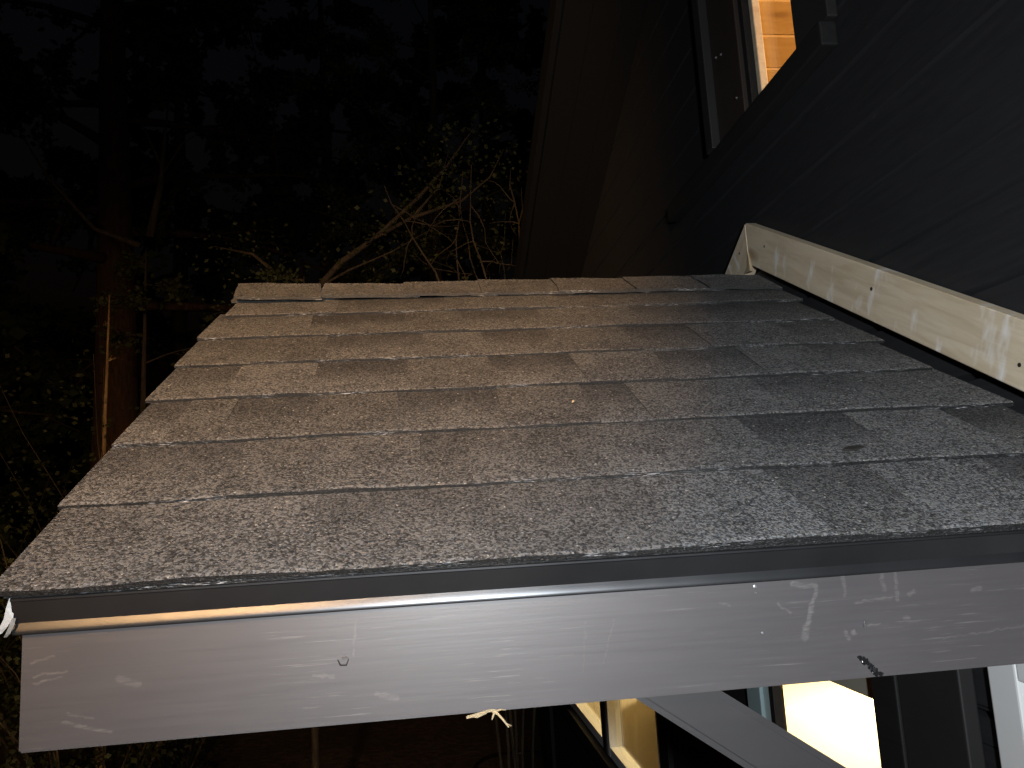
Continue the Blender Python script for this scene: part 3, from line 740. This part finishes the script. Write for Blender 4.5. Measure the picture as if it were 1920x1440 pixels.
# ------------------------------------------------------------------ unseen stand with plates added to trim the warm lamp's light
yl = empty('added_lamp_stand', (LAMP.x-0.25, LAMP.y-0.25, GZ), 'unseen lamp stand with added plates that block its light', 'lamp')
V = []; F = []
tube(V, F, [(LAMP.x-0.25, LAMP.y-0.25, GZ), (LAMP.x-0.25, LAMP.y-0.25, LAMP.z+0.164)], [0.035, 0.03], 12); part('post', V, F, MET, yl)
box('upper_baffle', (LAMP.x-0.45, LAMP.x+0.75, LAMP.y-0.30, LAMP.y+1.00, LAMP.z+0.165, LAMP.z+0.180), MET, yl, 0.004)  # unseen plate added to keep the warm lamp off trees and soffit
box('lower_baffle', (LAMP.x-0.70, LAMP.x+0.90, LAMP.y+0.88, LAMP.y+0.90, LAMP.z-0.80, LAMP.z-0.280), MET, yl, 0.004)  # unseen plate added to dim the warm light along the near eave
V = []; F = []
tube(V, F, [(LAMP.x-0.25, LAMP.y-0.25, LAMP.z-0.55), (LAMP.x-0.25, LAMP.y+0.879, LAMP.z-0.55)], [0.012, 0.012], 8); part('arm', V, F, MET, yl)

# ------------------------------------------------------------------ trees and undergrowth
BARK1 = mat_bark('reddish_bark', (0.04, 0.022, 0.014), (0.12, 0.058, 0.031))
BARK2 = mat_bark('grey_brown_bark', (0.030, 0.023, 0.016), (0.085, 0.062, 0.037))
LEAF1 = mat_leaf('dark_needles', (0.018, 0.030, 0.012), (0.034, 0.048, 0.017))
LEAF3 = mat_leaf('dull_shrub_leaves', (0.020, 0.024, 0.009), (0.036, 0.040, 0.013))
LEAF2 = mat_leaf('olive_leaves', (0.028, 0.034, 0.011), (0.050, 0.054, 0.017))
def curve_pts(p0, d, ln, rnd, n=6, droop=0.0, wig=0.12):
    P = [Vector(p0)]; d = Vector(d).normalized()
    for i in range(n):
        d = (d + Vector((rnd.uniform(-wig, wig), rnd.uniform(-wig, wig), rnd.uniform(-wig, wig) - droop))).normalized()
        P.append(P[-1] + d*ln/n)
    return P
def leaf(V, F, p, rnd, sz):
    a = Vector((rnd.gauss(0, 1), rnd.gauss(0, 1), rnd.gauss(0, .6))).normalized(); b = a.cross(Vector((rnd.gauss(0, 1), rnd.gauss(0, 1), rnd.gauss(0, 1)))).normalized()
    q = len(V); l = sz*rnd.uniform(.6, 1.4); wd = l*rnd.uniform(.25, .42)
    V += [p, p+a*l*.5+b*wd, p+a*l, p+a*l*.5-b*wd]; F.append((q, q+1, q+2, q+3))
def tree(name, label, x, y, h, r, seed, bark, lm, n_limb, z_first, reach, n_leaf, leaf_sz, droop=0.04, lean=(0, 0), extra=None, group=None, cat='tree', rise=0.25, leafy_extra=0):
    rnd = random.Random(seed); gz = ground_h(x, y) - 0.05
    t = empty(name, (x, y, gz), label, cat, group)
    V = []; F = []; LV = []; LF = []
    nseg = 12; P = []; Rr = []
    for i in range(nseg+1):
        f = i/nseg
        P.append(Vector((x+lean[0]*f*h+0.05*h*0.2*noise.noise(Vector((f*2.2, seed, 0))), y+lean[1]*f*h+0.05*h*0.2*noise.noise(Vector((f*2.2, seed, 5))), gz+h*f)))
        Rr.append(r*(1-0.88*f)*(1+0.35*max(0, 1-f*14)))
    tube(V, F, P, Rr, 10)
    twigs = []
    def limb(p0, d, ln, rad, lvl):
        pts = curve_pts(p0, d, ln, rnd, 6, droop)
        tube(V, F, pts, [rad*(1-0.85*i/6) for i in range(7)], 6 if lvl == 0 else 4)
        twigs.append((pts, lvl))
        if lvl < 2:
            for _ in range(5 if lvl == 0 else 3):
                f = rnd.uniform(.25, .98); i = min(5, int(f*6)); p = pts[i].lerp(pts[i+1], f*6-i)
                td = (pts[i+1]-pts[i]).normalized(); sd = Vector((rnd.gauss(0, 1), rnd.gauss(0, 1), rnd.gauss(0, .5))).normalized()
                limb(p, td*0.7+sd*0.75, ln*rnd.uniform(.3, .5), rad*.42, lvl+1)
    for i in range(n_limb):
        f = z_first + (1-z_first)*((i+rnd.random()*.8)/n_limb)
        k = min(nseg-1, int(f*nseg)); p = P[k].lerp(P[k+1], f*nseg-k); an = i*2.4+rnd.uniform(-.5, .5)
        rc = reach*(1-0.72*(f-z_first)/(1-z_first))*rnd.uniform(.7, 1.15)
        limb(p, (math.cos(an), math.sin(an), rise+rnd.uniform(-.15, .2)), rc, max(.012, Rr[k]*.32), 0)
    for (pts, rad) in (extra or []):
        n_ = len(pts); tube(V, F, pts, [rad*(1-0.8*i/(n_-1)) for i in range(n_)], 6)
    tr = part('trunk', V, F, bark, t, (x, y, gz), smooth=True)
    cand = [tw for tw in twigs if tw[1] > 0]
    for _ in range(n_leaf):
        pts, lvl = cand[rnd.randrange(len(cand))]
        i = rnd.randrange(6); p = pts[i].lerp(pts[i+1], rnd.random()) + Vector((rnd.gauss(0, .05), rnd.gauss(0, .05), rnd.gauss(0, .05)))
        leaf(LV, LF, p, rnd, leaf_sz)
    for _ in range(leafy_extra):
        pts = extra[rnd.randrange(len(extra))][0]; i = max(rnd.randrange(len(pts)-1), rnd.randrange(len(pts)-1)); p = pts[i].lerp(pts[i+1], rnd.random()) + Vector((rnd.gauss(0, .14), rnd.gauss(0, .14), rnd.gauss(0, .14)))
        leaf(LV, LF, p, rnd, leaf_sz)
    if n_leaf: part('crown', LV, LF, lm, t, (x, y, gz))
    return t
V3 = Vector
ex1 = [([V3((-.43, 5.0, 1.55)), V3((-.15, 4.85, 1.80)), V3((.088, 4.75, 1.93)), V3((.40, 4.7, 2.20)), V3((.617, 4.6, 2.40)), V3((.80, 4.5, 2.62))], .026),
       ([V3((.03, 4.75, 1.90)), V3((.35, 4.6, 2.02)), V3((.70, 4.55, 2.12)), V3((.90, 4.5, 2.27)), V3((1.0, 4.45, 2.45))], .016),
       ([V3((.35, 4.6, 2.02)), V3((.55, 4.55, 2.22)), V3((.62, 4.5, 2.45))], .009),
       ([V3((-.43, 5.0, 1.60)), V3((-.1, 4.8, 1.72)), V3((.2, 4.75, 1.83)), V3((.5, 4.7, 1.98))], .012),
       ([V3((-.43, 5.0, 1.60)), V3((-.8, 5.1, 1.95)), V3((-1.1, 5.2, 2.05))], .020)]
tree('small_tree', 'small tree with long bare limbs reaching right towards the house corner', -0.43, 5.0, 4.1, 0.03, 12, BARK2, LEAF2, 5, 0.80, 0.8, 1200, 0.032, 0.02, (0.0, 0.0), ex1, leafy_extra=900)
tree('pine_tree', 'tall tree with thick reddish trunk at far left of the night yard', -4.35, 12.2, 17.0, 0.42, 3, BARK1, LEAF1, 30, 0.34, 4.6, 15000, 0.12, 0.05, (0.0, 0.0), None, rise=0.1)
ex2 = [([V3((-2.52, 8.2, 3.2)), V3((-2.38, 8.1, 3.75)), V3((-2.33, 8.05, 4.2)), V3((-2.27, 8.0, 4.7))], .045),
       ([V3((-2.36, 8.1, 3.95)), V3((-2.52, 8.05, 4.35)), V3((-2.62, 8.0, 4.6))], .018),
       ([V3((-2.38, 8.1, 3.85)), V3((-2.12, 8.0, 4.2)), V3((-1.85, 7.95, 4.35))], .016),
       ([V3((-2.62, 8.2, 3.1)), V3((-3.1, 8.2, 3.3)), V3((-3.6, 8.2, 3.9)), V3((-4.0, 8.2, 4.6))], .034)]
tree('young_tree', 'slender young tree with forked pale limbs at the left', -2.56, 8.2, 5.4, 0.07, 8, BARK2, LEAF2, 5, 0.75, 1.0, 900, 0.07, 0.02, (0.0, 0.0), ex2)
tree('leafy_tree', 'leafy green tree behind the far corner of the house', 0.55, 9.6, 11.0, 0.15, 21, BARK2, LEAF2, 22, 0.42, 2.6, 18000, 0.05, 0.03, (0.02, 0.0))
tree('spruce_tree', 'dark conifer further back between the lit trunk and the house', -1.6, 17.5, 16.0, 0.3, 31, BARK2, LEAF1, 44, 0.12, 4.0, 28500, 0.203, 0.06, rise=0.0)
tree('spruce_tree', 'dark conifer at the left edge of the picture', -9.0, 15.0, 17.0, 0.3, 37, BARK2, LEAF1, 44, 0.10, 4.4, 28500, 0.203, 0.06, rise=0.0)
tree('spruce_tree', 'farthest dark conifer behind the reddish trunk', -6.4, 23.0, 22.0, 0.35, 41, BARK2, LEAF1, 44, 0.08, 5.2, 30400, 0.257, 0.06, rise=0.0)
tree('spruce_tree', 'dark conifer standing beyond the house corner', 2.6, 21.0, 20.0, 0.35, 43, BARK2, LEAF1, 44, 0.08, 5.0, 28500, 0.257, 0.06, rise=0.0)
# bare snag
tree('dead_sapling', 'bare pale broken sapling standing upright left of the canopy', -2.30, 6.47, 4.4, 0.046, 51, mat_bark('pale_dead_wood', (0.20, 0.13, 0.06), (0.42, 0.28, 0.13)), LEAF2, 2, 0.85, 0.12, 0, 0.05)
# brambles by the house corner: bare tangled twigs
def bramble():
    rnd = random.Random(77); t = empty('bramble', (0.86, 4.3, ground_h(.86, 4.3)), 'tangle of bare twigs beside the far corner of the house', 'shrub')
    V = []; F = []
    for i in range(6):
        an = rnd.uniform(0, 6.28); P = [V3((0.83+0.05*math.cos(an), 4.25+0.05*math.sin(an), GZ))]
        d = V3((0.02, 0, 1))
        for k in range(14):
            d = (d + V3((rnd.uniform(-.22, .22), rnd.uniform(-.2, .2), rnd.uniform(-.05, .1)))*(0.35 if k < 8 else 1.6)).normalized()
            st = 0.46 if k < 8 else 0.13
            P.append(P[-1]+d*st)
            P[-1].x = min(P[-1].x, 1.0)
        tube(V, F, P, [0.011*(1-.7*k/14) for k in range(15)], 5)
        for _ in range(5):
            k = rnd.randrange(8, 14); q = curve_pts(P[k], (rnd.gauss(0, 1), rnd.gauss(0, 1), rnd.gauss(.2, .8)), rnd.uniform(.2, .5), rnd, 5, .03, .4)
            for z_ in q: z_.x = min(z_.x, 1.03)
            tube(V, F, q, [.005*(1-.7*j/5) for j in range(6)], 4)
    part('stems', V, F, BARK2, t, WL[t], smooth=True)
    LV = []; LF = []
    for _ in range(160):
        leaf(LV, LF, V3((rnd.uniform(.5, 1.02), rnd.uniform(4.0, 4.6), rnd.uniform(1.2, 2.2))), rnd, .028)
    part('leaves', LV, LF, LEAF2, t, WL[t])
bramble()
def shrub(x, y, rx, hz_, seed, label, n=5000, sz=0.042):
    rnd = random.Random(seed); gz = ground_h(x, y)
    t = empty('shrub', (x, y, gz-.02), label, 'shrub', 'shrubs in the dark yard'); V = []; F = []; LV = []; LF = []
    for i in range(16):
        an = rnd.uniform(0, 6.28); pts = curve_pts((x+.06*math.cos(an), y+.06*math.sin(an), gz-.02), (math.cos(an)*.45, math.sin(an)*.45, 1), hz_*rnd.uniform(.6, 1.05), rnd, 6, .02, .16)
        for p in pts: p.x = x+(p.x-x)*rx; p.y = y+(p.y-y)*rx
        tube(V, F, pts, [.012*(1-.8*k/6) for k in range(7)], 4)
        for _ in range(n//16):
            k = rnd.randrange(0, 6); p = pts[k].lerp(pts[k+1], rnd.random()) + V3((rnd.gauss(0, .17), rnd.gauss(0, .17), rnd.gauss(0, .13))); leaf(LV, LF, p, rnd, sz)
    part('stems', V, F, BARK2, t, WL[t]); part('leaves', LV, LF, LEAF3, t, WL[t])
shrub(-1.95, 7.2, 1.2, 3.9, 61, 'olive leafed shrub just left of the roof edge')
shrub(-5.0, 9.0, 1.3, 3.6, 62, 'leafy shrub low at the far left edge', 2500)
shrub(-2.05, 5.7, 1.0, 3.0, 63, 'low shrub in front of the broken sapling')

# dark garden hose lying in a loop on the soil
V = []; F = []
hp = []
for i in range(15):
    a = math.radians(200 - i*16); hx, hy = 1.12+0.42*math.cos(a), 6.75+0.52*math.sin(a); hp.append(V3((hx, hy, ground_h(hx, hy)+0.012)))
tube(V, F, hp, [0.016]*15, 8)
o = part('garden_hose', V, F, mat_plain('black_rubber', (0.012, 0.012, 0.012), 0.3, 0.2), None, smooth=True)
tag(o, 'black hose curving over the brown soil below the canopy', 'hose')
